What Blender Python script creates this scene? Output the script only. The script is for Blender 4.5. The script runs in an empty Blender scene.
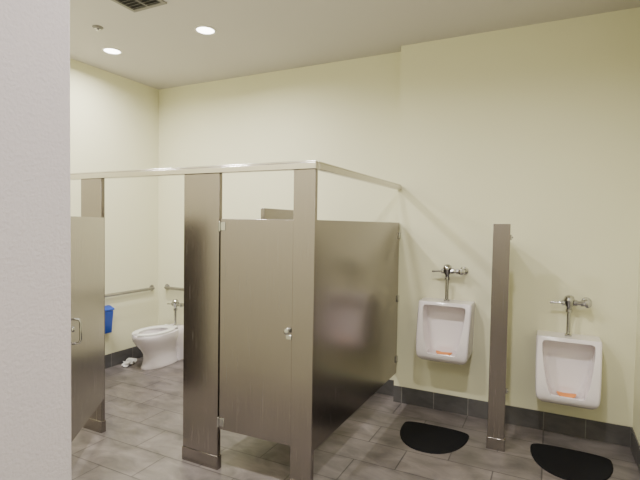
import bpy, bmesh, math, random
from mathutils import Vector, Matrix
random.seed(4)
# ------------------------------------------------------------------ layout (metres)
YB, YB2, XL, XR, XS, YF, ZC = 4.247, 4.381, -4.52, 0.62, -1.27, 2.470, 3.38
ZR, ZP, ZPB, ZBB = 2.08, 1.723, 0.286, 0.158
XN, YN, YS = -1.10, 0.774, -1.6     # entry partition wall / back of entry

# ------------------------------------------------------------------ materials
def mat(name, color=(.8,.8,.8), rough=.5, metal=0., spec=.5):
    m=bpy.data.materials.new(name); m.use_nodes=True
    b=m.node_tree.nodes['Principled BSDF']
    b.inputs['Base Color'].default_value=(*color,1); b.inputs['Roughness'].default_value=rough
    b.inputs['Metallic'].default_value=metal; b.inputs['Specular IOR Level'].default_value=spec
    return m,m.node_tree,b
def paint(name,color,scale=160,bump=.12,rough=.6,dist=.002):
    m,t,b=mat(name,color,rough,0,.3)
    tc=t.nodes.new('ShaderNodeTexCoord'); n=t.nodes.new('ShaderNodeTexNoise'); n.inputs['Scale'].default_value=scale; n.inputs['Detail'].default_value=3
    t.links.new(tc.outputs['Object'],n.inputs['Vector'])
    bp=t.nodes.new('ShaderNodeBump'); bp.inputs['Strength'].default_value=bump; bp.inputs['Distance'].default_value=dist
    t.links.new(n.outputs['Fac'],bp.inputs['Height']); t.links.new(bp.outputs['Normal'],b.inputs['Normal'])
    n2=t.nodes.new('ShaderNodeTexNoise'); n2.inputs['Scale'].default_value=1.3
    t.links.new(tc.outputs['Object'],n2.inputs['Vector'])
    mx=t.nodes.new('ShaderNodeMix'); mx.data_type='RGBA'
    mx.inputs['A'].default_value=(*color,1); mx.inputs['B'].default_value=(*[c*.95 for c in color],1)
    t.links.new(n2.outputs['Fac'],mx.inputs['Factor']); t.links.new(mx.outputs['Result'],b.inputs['Base Color'])
    return m
M_wall=paint('cream_paint',(.80,.785,.565))
M_near=paint('entry_wall_shaded_paint',(.58,.53,.60),scale=110,bump=.45,dist=.004)  # shade and colour cast on the entry wall are put into its colour
M_ceil=paint('ceiling_paint',(.60,.575,.565),bump=.08)

def brushed(name,color,rough=.33,streak=.12):
    m,t,b=mat(name,color,rough,1.)
    tc=t.nodes.new('ShaderNodeTexCoord'); mp=t.nodes.new('ShaderNodeMapping'); mp.inputs['Scale'].default_value=(90,90,1.0)
    n=t.nodes.new('ShaderNodeTexNoise'); n.inputs['Scale'].default_value=3; n.inputs['Detail'].default_value=4
    t.links.new(tc.outputs['Object'],mp.inputs['Vector']); t.links.new(mp.outputs['Vector'],n.inputs['Vector'])
    mr=t.nodes.new('ShaderNodeMapRange'); mr.inputs['To Min'].default_value=rough-.05; mr.inputs['To Max'].default_value=rough+.07
    t.links.new(n.outputs['Fac'],mr.inputs['Value']); t.links.new(mr.outputs['Result'],b.inputs['Roughness'])
    mx=t.nodes.new('ShaderNodeMix'); mx.data_type='RGBA'
    mx.inputs['A'].default_value=(*[c*(1-streak) for c in color],1); mx.inputs['B'].default_value=(*[min(1,c*(1+streak)) for c in color],1)
    t.links.new(n.outputs['Fac'],mx.inputs['Factor']); t.links.new(mx.outputs['Result'],b.inputs['Base Color'])
    tg=t.nodes.new('ShaderNodeTangent'); tg.direction_type='RADIAL'; tg.axis='Z'
    t.links.new(tg.outputs[0],b.inputs['Tangent']); b.inputs['Anisotropic'].default_value=.45; b.inputs['Anisotropic Rotation'].default_value=.25
    return m
M_steel=brushed('brushed_stainless',(.315,.285,.275),.24,.09)
M_rail=brushed('rail_aluminium',(.60,.57,.55),.2,.05)
M_chrome,_,_=mat('chrome',(.50,.50,.50),.10,1.)
M_bar,_,_=mat('grab_bar_steel',(.36,.35,.35),.25,1.)
M_porc,_,b=mat('porcelain',(.84,.78,.81),.12); b.inputs['Coat Weight'].default_value=.4
M_seat,_,_=mat('seat_plastic',(.85,.84,.80),.25)
M_black,_,_=mat('dark_rubber',(.006,.006,.008),.8,0,.2)
M_dark,_,_=mat('gap_shade',(.03,.03,.03),.7)  # near-black fill standing in for shade in gaps and behind vent slats
M_blue,_,_=mat('blue_plastic',(.015,.07,.45),.35)
M_orange,_,_=mat('orange_rubber',(.90,.32,.08),.5)
M_paper,_,_=mat('tissue_paper',(.85,.85,.85),.9)
M_trim,_,_=mat('white_trim_enamel',(.75,.73,.70),.4)
M_vent,_,_=mat('vent_enamel',(.22,.21,.20),.5)
M_water,_,_=mat('bowl_water',(.25,.27,.27),.05)
M_lens=bpy.data.materials.new('lamp_lens'); M_lens.use_nodes=True
_b=M_lens.node_tree.nodes['Principled BSDF']; _b.inputs['Emission Color'].default_value=(1,.97,.92,1); _b.inputs['Emission Strength'].default_value=12

def tile(name,c1,c2,grout,bw,rh,axes,rough=.35,offset=.5,mort=.004,mott=.35):
    m,t,b=mat(name,c1,rough)
    tc=t.nodes.new('ShaderNodeTexCoord'); sp=t.nodes.new('ShaderNodeSeparateXYZ'); cb=t.nodes.new('ShaderNodeCombineXYZ')
    t.links.new(tc.outputs['Object'],sp.inputs[0])
    t.links.new(sp.outputs[axes[0]],cb.inputs[0]); t.links.new(sp.outputs[axes[1]],cb.inputs[1])
    br=t.nodes.new('ShaderNodeTexBrick'); br.offset=offset; br.inputs['Scale'].default_value=1
    br.inputs['Brick Width'].default_value=bw; br.inputs['Row Height'].default_value=rh
    br.inputs['Mortar Size'].default_value=mort; br.inputs['Mortar Smooth'].default_value=.1
    br.inputs['Color1'].default_value=(*c1,1); br.inputs['Color2'].default_value=(*c2,1); br.inputs['Mortar'].default_value=(*grout,1)
    t.links.new(cb.outputs[0],br.inputs['Vector'])
    mp=t.nodes.new('ShaderNodeMapping'); mp.inputs['Scale'].default_value=(1.4,2.6,1)
    n=t.nodes.new('ShaderNodeTexNoise'); n.inputs['Scale'].default_value=2.6; n.inputs['Detail'].default_value=7; n.inputs['Roughness'].default_value=.62; n.inputs['Distortion'].default_value=.6
    t.links.new(cb.outputs[0],mp.inputs['Vector']); t.links.new(mp.outputs['Vector'],n.inputs['Vector'])
    mr=t.nodes.new('ShaderNodeMapRange'); mr.inputs['From Min'].default_value=.3; mr.inputs['From Max'].default_value=.7
    mr.inputs['To Min'].default_value=1-mott; mr.inputs['To Max'].default_value=1+mott
    t.links.new(n.outputs['Fac'],mr.inputs['Value'])
    vm=t.nodes.new('ShaderNodeVectorMath'); vm.operation='SCALE'
    t.links.new(br.outputs['Color'],vm.inputs[0]); t.links.new(mr.outputs['Result'],vm.inputs['Scale'])
    t.links.new(vm.outputs[0],b.inputs['Base Color'])
    bp=t.nodes.new('ShaderNodeBump'); bp.inputs['Strength'].default_value=.5; bp.inputs['Distance'].default_value=.003; bp.invert=True
    t.links.new(br.outputs['Fac'],bp.inputs['Height']); t.links.new(bp.outputs['Normal'],b.inputs['Normal'])
    return m
M_floor=tile('floor_tile',(.185,.160,.155),(.138,.122,.119),(.062,.055,.055),.61,.305,('X','Y'),.31,.5,.0045,.42)
M_bbx=tile('base_tile_x',(.095,.09,.092),(.070,.067,.07),(.20,.19,.18),.305,.5,('X','Z'),.4,0,.003,.3)
M_bby=tile('base_tile_y',(.095,.09,.092),(.070,.067,.07),(.20,.19,.18),.305,.5,('Y','Z'),.4,0,.003,.3)

# ------------------------------------------------------------------ mesh builder
class B:
    def __init__(s,name,mats): s.name=name; s.mats=mats; s.bm=bmesh.new()
    def box(s,x0,x1,y0,y1,z0,z1,mi=0,M=None):
        P=[Vector(p) for p in ((x0,y0,z0),(x1,y0,z0),(x1,y1,z0),(x0,y1,z0),(x0,y0,z1),(x1,y0,z1),(x1,y1,z1),(x0,y1,z1))]
        if M: P=[M@p for p in P]
        v=[s.bm.verts.new(p) for p in P]
        for q in ((3,2,1,0),(4,5,6,7),(0,1,5,4),(1,2,6,5),(2,3,7,6),(3,0,4,7)):
            f=s.bm.faces.new([v[i] for i in q]); f.material_index=mi
        return s
    def lathe(s,a,bv,prof,mi=0,n=24,smooth=True):
        a=Vector(a); d=(Vector(bv)-a).normalized()
        u=d.orthogonal().normalized(); w=d.cross(u); rings=[]
        for t,r in prof:
            rings.append([s.bm.verts.new(a+d*t+(u*math.cos(2*math.pi*i/n)+w*math.sin(2*math.pi*i/n))*max(r,1e-4)) for i in range(n)])
        for k in range(len(rings)-1):
            for i in range(n):
                f=s.bm.faces.new((rings[k][i],rings[k][(i+1)%n],rings[k+1][(i+1)%n],rings[k+1][i])); f.material_index=mi; f.smooth=smooth
        for r,rev in ((rings[0],True),(rings[-1],False)):
            f=s.bm.faces.new(list(reversed(r)) if rev else r); f.material_index=mi
        return s
    def cyl(s,a,bv,r,mi=0,n=20):
        L=(Vector(bv)-Vector(a)).length
        return s.lathe(a,bv,[(0,r),(L,r)],mi,n)
    def loft(s,rings,mi=0,cap0=True,cap1=True,smooth=True):
        R=[[s.bm.verts.new(p) for p in r] for r in rings]; n=len(R[0])
        for k in range(len(R)-1):
            for i in range(n):
                f=s.bm.faces.new((R[k][i],R[k][(i+1)%n],R[k+1][(i+1)%n],R[k+1][i])); f.material_index=mi; f.smooth=smooth
        if cap0: f=s.bm.faces.new(list(reversed(R[0]))); f.material_index=mi
        if cap1: f=s.bm.faces.new(R[-1]); f.material_index=mi
        return s
    def tube(s,pts,r,mi=0,n=14):
        pts=[Vector(p) for p in pts]; rings=[]; up=None
        for i,p in enumerate(pts):
            d=(pts[min(i+1,len(pts)-1)]-pts[max(i-1,0)]).normalized()
            if up is None: up=d.orthogonal().normalized()
            up=(up-d*up.dot(d)).normalized(); w=d.cross(up)
            rings.append([p+(up*math.cos(2*math.pi*k/n)+w*math.sin(2*math.pi*k/n))*r for k in range(n)])
        return s.loft(rings,mi)
    def done(s,bevel=0,seg=2,parent=None,sharp=40):
        bmesh.ops.recalc_face_normals(s.bm,faces=s.bm.faces[:])
        me=bpy.data.meshes.new(s.name); s.bm.to_mesh(me); s.bm.free()
        for m in s.mats: me.materials.append(m)
        o=bpy.data.objects.new(s.name,me); bpy.context.scene.collection.objects.link(o)
        me.set_sharp_from_angle(angle=math.radians(sharp))
        if bevel:
            md=o.modifiers.new('bevel','BEVEL'); md.width=bevel; md.segments=seg; md.limit_method='ANGLE'; md.angle_limit=math.radians(40)
        if parent: o.parent=parent
        return o
def empty(name):
    e=bpy.data.objects.new(name,None); bpy.context.scene.collection.objects.link(e); return e

# ------------------------------------------------------------------ room shell
T=.12
B('floor',[M_floor]).box(XL-T,XR+T,YS-T,YB2+T,-.1,0).done()
B('ceiling',[M_ceil]).box(XL-T,XR+T,YS-T,YB2+T,ZC,ZC+.1).done()
B('wall_north_recess',[M_wall]).box(XL-T,-1.30,YB2,YB2+T,0,ZC).done()
B('wall_north_chase',[M_wall]).box(-1.30,XR+T,YB,YB2+T,0,ZC).done()
B('wall_west',[M_wall]).box(XL-T,XL,YN-T,YB2,0,ZC).done()
B('wall_east',[M_wall]).box(XR,XR+T,YS-T,YB,0,ZC).done()
B('wall_south',[M_wall]).box(XN-T,XR,YS-T,YS,0,ZC).done()
B('wall_entry',[M_near]).box(XN-T,XN,YS,YN,0,ZC).done(bevel=.008,seg=3)
B('wall_stall_side',[M_wall]).box(XL,XN-T,YN-T,YN,0,ZC).done()
bt=.010
B('baseboard_north_recess',[M_bbx]).box(XL,-1.30,YB2-bt,YB2,0,ZBB).done(bevel=.002)
B('baseboard_north_chase',[M_bbx]).box(-1.30,XR,YB-bt,YB,0,ZBB).done(bevel=.002)
B('baseboard_west',[M_bby]).box(XL,XL+bt,YN,YB2-bt,0,ZBB).done(bevel=.002)
B('baseboard_east',[M_bby]).box(XR-bt,XR,YS,YB-bt,0,ZBB).done(bevel=.002)
B('baseboard_south',[M_bbx]).box(XN,XR-bt,YS,YS+bt,0,ZBB).done(bevel=.002)

# ------------------------------------------------------------------ toilet partition
P=empty('toilet_partition')
pt=.034
def pilaster(nm,x0,x1,y0=YF):
    b=B(nm,[M_steel]); b.box(x0,x1,y0,y0+pt,0,ZR-.05)
    b.box(x0-.005,x1+.005,y0-.005,y0+pt+.005,0,.095)
    return b.done(bevel=.002,parent=P)
pilaster('pilaster_corner',-1.42,XS)
pilaster('pilaster_middle',-2.305,-1.995)
pilaster('pilaster_left',-3.40,-3.16)
B('pilaster_wall',[M_steel]).box(XL,-4.20,YF,YF+pt,0,ZR-.05).box(XL,-4.195,YF-.005,YF+pt+.005,0,.095).done(bevel=.002,parent=P)
B('front_panel',[M_steel]).box(-4.19,-3.41,YF+.004,YF+.03,ZPB,ZP).done(bevel=.002,parent=P)
b=B('headrail_front',[M_rail]); b.box(XL,XS+.008,YF-.012,YF+pt+.008,ZR-.050,ZR-.010).box(XL,XS+.002,YF-.004,YF+pt,ZR-.010,ZR+.002); b.done(bevel=.004,seg=3,parent=P)
b=B('headrail_side',[M_rail]); b.box(XS-.034,XS+.008,YF+pt+.010,YB,ZR-.050,ZR-.010).box(XS-.027,XS,YF+pt+.010,YB,ZR-.010,ZR+.002); b.done(bevel=.004,seg=3,parent=P)
b=B('side_panel',[M_steel,M_chrome,M_dark]); b.box(XS-.030,XS-.004,YF+pt+.004,YB-.014,ZPB,ZP)
for z in (.42,1.0,1.6): b.box(XS-.040,XS+.006,YB-.045,YB,z-.03,z+.03,1)
b.box(XS-.022,XS-.012,YB-.014,YB,ZPB,ZP,2)  # solid dark strip between panel and wall, painting the shade of the gap
b.done(bevel=.0025,parent=P)
b=B('dividing_panel',[M_steel,M_chrome]); b.box(-2.16,-2.134,YF+pt+.004,YB2-.014,ZPB,ZP-.02); b.box(-2.165,-2.129,3.22,3.90,ZP-.03,ZP+.10)
for z in (.42,1.6): b.box(-2.175,-2.12,YB2-.045,YB2,z-.03,z+.03,1)
b.done(bevel=.0025,parent=P)

def door(nm,hinge,ang,w):
    """door leaf from the hinge along local +x; faces local -y"""
    Mx=Matrix.Translation(Vector(hinge))@Matrix.Rotation(math.radians(ang),4,'Z')
    b=B(nm,[M_steel,M_chrome,M_dark])
    b.box(0.006,w,0,.026,ZPB,ZP,0,Mx)
    for z in (ZPB+.05,ZP-.05):
        b.box(-.012,.045,-.004,.0,z-.028,z+.028,1,Mx)
        a=Mx@Vector((0,-.006,z-.035)); c=Mx@Vector((0,-.006,z+.035)); b.cyl(a,c,.008,1,12)
    for yy,sg in ((0,-1),(.026,1)):
        zc=1.02
        a=Mx@Vector((w-.035,yy,zc)); c=Mx@Vector((w-.035,yy+sg*.05,zc))
        b.lathe(a,c,[(0,.02),(.004,.02),(.006,.009),(.016,.009),(.02,.018),(.03,.018),(.034,.01)],1,18)
        b.box(w-.05,w-.01,min(yy,yy+sg*.004),max(yy,yy+sg*.004),zc-.055,zc-.025,1,Mx)
    return b.done(bevel=.002)
door('stall_door',(-1.990,YF+.004,0),2.2,.566)
# accessible stall door, swung out towards the viewer, with pull handles
o=door('stall_door',(-3.155,YF-.005,0),-53,.83)
hm=Matrix.Translation(Vector((-3.155,YF-.005,0)))@Matrix.Rotation(math.radians(-53),4,'Z')
b=B('pull_handle',[M_chrome])
for yy,sg in ((0,-1),(.026,1)):
    pts=[(.72,yy,.91),(.72,yy+sg*.035,.915),(.72,yy+sg*.045,.935),(.72,yy+sg*.045,1.045),(.72,yy+sg*.035,1.065),(.72,yy,1.07)]
    b.tube([hm@Vector(p) for p in pts],.008)
h=b.done(parent=o)

# ------------------------------------------------------------------ urinal screen
b=B('urinal_screen',[M_steel,M_chrome])
b.box(-.383,-.262,3.69,3.722,0,1.72)
b.box(-.388,-.257,3.685,3.727,0,.09)
b.box(-.335,-.309,3.722,YB-.012,.30,1.58)
for z in (.45,1.5): b.box(-.345,-.299,YB-.045,YB,z-.03,z+.03,1)
for z in (.46,1.62):
    b.box(-.262,-.250,3.700,3.715,z-.02,z+.02,1); b.lathe((-.250,3.7075,z),(-.2,3.7075,z),[(0,.007),(.006,.007),(.009,.003)],1,10)
b.done(bevel=.002)

# ------------------------------------------------------------------ urinals
def rrect(cx,hw,y0,y1,z,r,n=5):
    """closed loop, wall edge at y1 (square), front edge at y0 with rounded corners"""
    pts=[Vector((cx+hw,y1,z))]
    for i in range(n+1):
        a=math.radians(0-90*i/n); pts.append(Vector((cx+hw-r+r*math.cos(a),y0+r+r*math.sin(a),z)))
    for i in range(n+1):
        a=math.radians(-90-90*i/n); pts.append(Vector((cx-hw+r+r*math.cos(a),y0+r+r*math.sin(a),z)))
    pts.append(Vector((cx-hw,y1,z))); return pts
def flush_valve(b,x,z0,zb,ywall,mi,side=1,yoff=.105):
    y=ywall-yoff
    b.lathe((x,y,z0),(x,y,z0+1),[(0,.026),(.012,.026),(.020,.016),(.03,.015)],mi)
    b.cyl((x,y,z0+.02),(x,y,zb-.05),.015,mi)
    b.lathe((x,y,zb-.08),(x,y,zb+1),[(0,.016),(.004,.024),(.026,.024),(.030,.019),(.045,.022),(.06,.033),(.085,.036),(.092,.040),(.108,.040),(.114,.036),(.128,.032),(.138,.018),(.141,.002)],mi)
    xs=x+side*.125
    b.cyl((x,y,zb),(xs,y,zb),.018,mi)
    b.lathe((x+side*.03,y,zb),(x+side*2,y,zb),[(0,.025),(.026,.025)],mi,8)
    b.lathe((xs-side*.045,y,zb),(xs+side*2,y,zb),[(0,.025),(.022,.025)],mi,8)
    b.lathe((xs,y-.045,zb),(xs,y+1,zb),[(0,.012),(.004,.026),(.018,.028),(.022,.023),(.07,.023),(.075,.016),(yoff+.045,.015)],mi)
    b.lathe((xs,ywall-.012,zb),(xs,ywall,zb),[(0,.020),(.003,.036),(.012,.038)],mi)
    xh=x-side*.03
    b.lathe((xh,y,zb-.005),(xh-side*1,y,zb-.005),[(0,.02),(.012,.024),(.022,.022),(.026,.01)],mi,10)
    b.lathe((xh-side*.02,y,zb-.005),(xh-side*.02-side*.99,y,zb-.06),[(0,.010),(.03,.008),(.075,.010),(.085,.009),(.088,.003)],mi,12)
def urinal(cx,zb):
    e=empty('urinal')
    y=YB-.001
    b=B('body',[M_porc])
    L=[(0.0,.09,.15),(.010,.14,.215),(.028,.180,.265),(.052,.205,.295),(.08,.216,.308),(.12,.219,.312),(.22,.222,.300),(.34,.225,.268),(.45,.227,.235),(.51,.228,.215),(.526,.226,.21),(.533,.221,.205)]
    b.loft([rrect(cx,hw,y-d,y,zb+z,.02) for z,hw,d in L])
    body=b.done()
    c=B('cut',[M_porc])
    L=[(.098,.112,.10,.6),(.14,.132,.085,.6),(.20,.148,.072,.6),(.30,.166,.06,.6),(.42,.180,.055,.6),(.48,.182,.06,.6),(.498,.176,.08,.6),(.505,.155,.11,.6)]
    c.loft([[Vector((p.x,2*y-p.y,p.z)) for p in rrect(cx,hw,y+bk,y+fr,zb+z,.04)] for z,hw,bk,fr in L])
    c1=c.done()
    c=B('cut2',[M_porc])
    n=28
    def ov(hw,d0,d1,z):
        r=[]
        for i in range(n):
            a=2*math.pi*i/n; ca,sa=math.cos(a),math.sin(a)
            r.append(Vector((cx+hw*math.copysign(abs(ca)**.6,ca),y-(d0+d1)/2-(d1-d0)/2*math.copysign(abs(sa)**.6,sa),zb+z)))
        return r
    c.loft([ov(.05,.14,.20,.030),ov(.085,.12,.23,.038),ov(.105,.10,.262,.06),ov(.118,.095,.280,.09),ov(.125,.092,.286,.115)])
    c2=c.done()
    for k in (c1,c2):
        md=body.modifiers.new('bo','BOOLEAN'); md.operation='DIFFERENCE'; md.object=k; md.solver='EXACT'
    dg=bpy.context.evaluated_depsgraph_get(); me=bpy.data.meshes.new_from_object(body.evaluated_get(dg))
    body.modifiers.clear(); body.data=me
    for k in (c1,c2): bpy.data.objects.remove(k)
    me.set_sharp_from_angle(angle=math.radians(35))
    md=body.modifiers.new('bev','BEVEL'); md.width=.008; md.segments=3; md.limit_method='ANGLE'; md.angle_limit=math.radians(38)
    body.parent=e
    b=B('urinal_deodorizer_mat',[M_orange])
    b.loft([[Vector((cx+.070*sc*math.copysign(abs(math.cos(a))**.8,math.cos(a)),y-.165-.055*sc*math.sin(a),zb+z+.020*abs(math.cos(a))**2*sc)) for a in [2*math.pi*i/24 for i in range(24)]] for z,sc in ((.066,.95),(.068,1),(.073,1),(.075,.93))])
    b.cyl((cx,y-.165,zb+.031),(cx,y-.165,zb+.070),.02)
    b.done(parent=e)
    b=B('flush_valve',[M_chrome]); flush_valve(b,cx,zb+.533,zb+.80,y,0); b.done(parent=e)
    return e
urinal(-.80,.50); urinal(.155,.305)

def floor_mat(cx,y0,y1):
    b=B('urinal_floor_mat',[M_black])
    n=36
    def loop(s,z):
        r=[]
        yc=y1-.10
        for i in range(n):
            a=2*math.pi*i/n; ca,sa=math.cos(a),math.sin(a)
            if sa>=0: x=.27*math.copysign(abs(ca)**.75,ca); yy=yc+.10*sa**.45
            else: x=.27*math.copysign(abs(ca)**.9,ca); yy=yc-(yc-y0)*abs(sa)
            r.append(Vector((cx+x*s,yc+(yy-yc)*s,z)))
        return r
    b.loft([loop(1,0),loop(1,.004),loop(.985,.009),loop(.95,.009),loop(.93,.007)])
    b.done()
floor_mat(-.80,3.39,3.88); floor_mat(.185,3.47,3.96)

# ------------------------------------------------------------------ toilet
def toilet(cx,yw):
    e=empty('toilet')
    n=40
    def ring(yc,ly,lx,z,p=.9):
        r=[]
        for i in range(n):
            a=2*math.pi*i/n; ca,sa=math.cos(a),math.sin(a)
            q=p if sa>0 else .75
            r.append(Vector((cx+lx*math.copysign(abs(ca)**q,ca),yw-(yc+ly*math.copysign(abs(sa)**q,sa)),z)))
        return r
    b=B('bowl',[M_porc,M_water])
    b.loft([ring(.36,.255,.125,0),ring(.36,.255,.125,.02),ring(.36,.245,.115,.035),ring(.355,.23,.105,.10),ring(.36,.225,.107,.16),ring(.38,.24,.125,.22),
      ring(.405,.27,.155,.28),ring(.42,.29,.178,.33),ring(.43,.295,.186,.37),ring(.43,.295,.187,.395),ring(.43,.288,.18,.404),ring(.45,.215,.125,.404),
      ring(.45,.205,.118,.395),ring(.44,.19,.115,.34),ring(.42,.14,.09,.26),ring(.40,.09,.06,.20)],0)
    b.loft([ring(.43,.15,.093,.262),ring(.43,.15,.093,.264)],1)
    b.loft([rrect(cx,hw,yw-d,yw,z,.03) for z,hw,d in ((.0,.10,.16),(.1,.095,.15),(.22,.11,.2),(.32,.135,.25),(.39,.14,.25),(.404,.13,.24))])
    b.done(parent=e)
    b=B('seat',[M_seat]); m=36; R=[]
    a0,a1=100,440
    for i in range(m+1):
        a=math.radians(a0+(a1-a0)*i/m); ca,sa=math.cos(a),math.sin(a)
        po=Vector((cx+.185*ca,yw-(.445+.285*sa),0)); pi=Vector((cx+.118*ca,yw-(.455+.195*sa),0))
        R.append([pi+Vector((0,0,.406)),po+Vector((0,0,.406)),po+Vector((0,0,.422)),(po*.8+pi*.2)+Vector((0,0,.430)),(po*.2+pi*.8)+Vector((0,0,.428)),pi+Vector((0,0,.420))])
    b.loft(R)
    for s in (-1,1): b.cyl((cx+s*.075-.02,yw-.175,.418),(cx+s*.075+.02,yw-.175,.418),.014,0,12)
    b.box(cx-.10,cx+.10,yw-.20,yw-.165,.405,.424)
    b.done(parent=e)
    b=B('flush_valve',[M_chrome]); flush_valve(b,cx,.404,.68,yw,0); b.done(parent=e)
toilet(-4.12,YB2-.001)

def grab(pts_wall,out,nm='grab_bar'):
    a,c=[Vector(p) for p in pts_wall]; o=Vector(out); d=(c-a).normalized(); r=.04
    b=B(nm,[M_bar]); off=.055
    p=[a]+[a+o*(off-r)]+[a+o*(off-r)+ (o*math.sin(t)+d*(1-math.cos(t)))*r for t in [math.radians(k) for k in (22,45,68,90)]]
    q=[c+o*(off-r)+(o*math.sin(t)-d*(1-math.cos(t)))*r for t in [math.radians(k) for k in (90,68,45,22)]]+[c+o*(off-r),c]
    b.tube(p+q,.019)
    for k in (a,c): b.lathe(k,k+o,[(0,.040),(.004,.040),(.008,.034),(.01,.02)],0,20)
    b.done()
grab([(XL,3.20,.85),(XL,4.27,.85)],(1,0,0))
grab([(-4.36,YB2,.86),(-3.46,YB2,.86)],(0,-1,0))

b=B('sanitary_disposal_box',[M_blue,M_dark])
b.loft([[Vector((XL,3.38,z)),Vector((XL+d,3.38,z)),Vector((XL+d,3.62,z)),Vector((XL,3.62,z))] for z,d in ((.42,.07),(.68,.10))],0,smooth=False)
b.loft([[Vector((XL,3.37,z)),Vector((XL+d,3.37,z)),Vector((XL+d,3.63,z)),Vector((XL,3.63,z))] for z,d in ((.682,.108),(.70,.108),(.73,.03))],0,smooth=False)
b.done(bevel=.008,seg=3)
b=B('crumpled_tissue',[M_paper])
for k in range(3):
    t=bmesh.ops.create_icosphere(b.bm,subdivisions=2,radius=.05)
    for v in t['verts']:
        q=v.co.copy(); v.co=q*(1+1.0*(random.random()-.5)); v.co.z*=.6
        v.co+=Vector((-4.43+.055*k-.015*k*k,3.88-.06*k,.030))
        v.co.z=max(v.co.z,.001)
b.done()

# ------------------------------------------------------------------ ceiling fittings
def downlight(x,y,energy):
    b=B('recessed_downlight',[M_trim,M_lens])
    b.lathe((x,y,ZC),(x,y,ZC-1),[(0,.098),(.004,.098),(.008,.090),(.006,.078),(.001,.076)],0,32)
    b.lathe((x,y,ZC-.0015),(x,y,ZC-1),[(0,.075),(.001,.075)],1,32)
    b.done()
    l=bpy.data.lights.new('downlight_lamp','AREA'); l.shape='DISK'; l.size=.15; l.energy=energy*.68; l.color=(1,.965,.92); l.spread=math.radians(165)
    o=bpy.data.objects.new('downlight_lamp',l); o.location=(x,y,ZC-.012); bpy.context.scene.collection.objects.link(o)
for x,y,e in ((-2.75,3.20,60),(-3.93,3.20,50),(-3.93,1.6,45),(-2.75,1.6,60),(-1.57,1.6,68),(-.25,1.6,70),(-.25,-.4,50)):
    downlight(x,y,e)
b=B('ceiling_vent',[M_vent,M_dark])
x0,x1,y0,y1=-3.03,-2.68,2.28,2.68
b.box(x0+.03,x1-.03,y0+.03,y1-.03,ZC-.002,ZC,1)
for q in ((x0,x1,y0,y0+.03),(x0,x1,y1-.03,y1),(x0,x0+.03,y0+.03,y1-.03),(x1-.03,x1,y0+.03,y1-.03),((x0+x1)/2-.008,(x0+x1)/2+.008,y0+.03,y1-.03)): b.box(*q,ZC-.010,ZC)
for i in range(9):
    yy=y0+.05+i*.037
    Mx=Matrix.Translation(Vector((0,yy,ZC-.009)))@Matrix.Rotation(math.radians(35),4,'X')
    b.box(x0+.03,x1-.03,-.010,.010,-.001,.001,0,Mx)
b.done()
b=B('fire_sprinkler_head',[M_vent,M_chrome])
b.lathe((-3.57,2.76,ZC),(-3.57,2.76,ZC-1),[(0,.045),(.004,.045),(.012,.034),(.014,.03)],0)
b.lathe((-3.57,2.76,ZC-.012),(-3.57,2.76,ZC-1),[(0,.028),(.006,.028),(.010,.018),(.016,.014),(.018,.002)],1)
b.done()

# ------------------------------------------------------------------ world + camera
w=bpy.data.worlds.new('world'); w.use_nodes=True; bpy.context.scene.world=w
w.node_tree.nodes['Background'].inputs[0].default_value=(.5,.5,.5,1); w.node_tree.nodes['Background'].inputs[1].default_value=.1
y,t,r=[math.radians(a) for a in (26.521,2.019,.884)]
F=Vector((-math.sin(y)*math.cos(t),math.cos(y)*math.cos(t),-math.sin(t)))
R=Vector((math.cos(y),math.sin(y),0)); U=R.cross(F)
R2=R*math.cos(r)+U*math.sin(r); U2=U*math.cos(r)-R*math.sin(r)
cam=bpy.data.cameras.new('camera'); cam.sensor_width=36; cam.lens=459.96/640*36; cam.clip_start=.02
co=bpy.data.objects.new('camera',cam); bpy.context.scene.collection.objects.link(co)
co.matrix_world=Matrix(((R2.x,U2.x,-F.x,0),(R2.y,U2.y,-F.y,0),(R2.z,U2.z,-F.z,1.70),(0,0,0,1)))
bpy.context.scene.camera=co
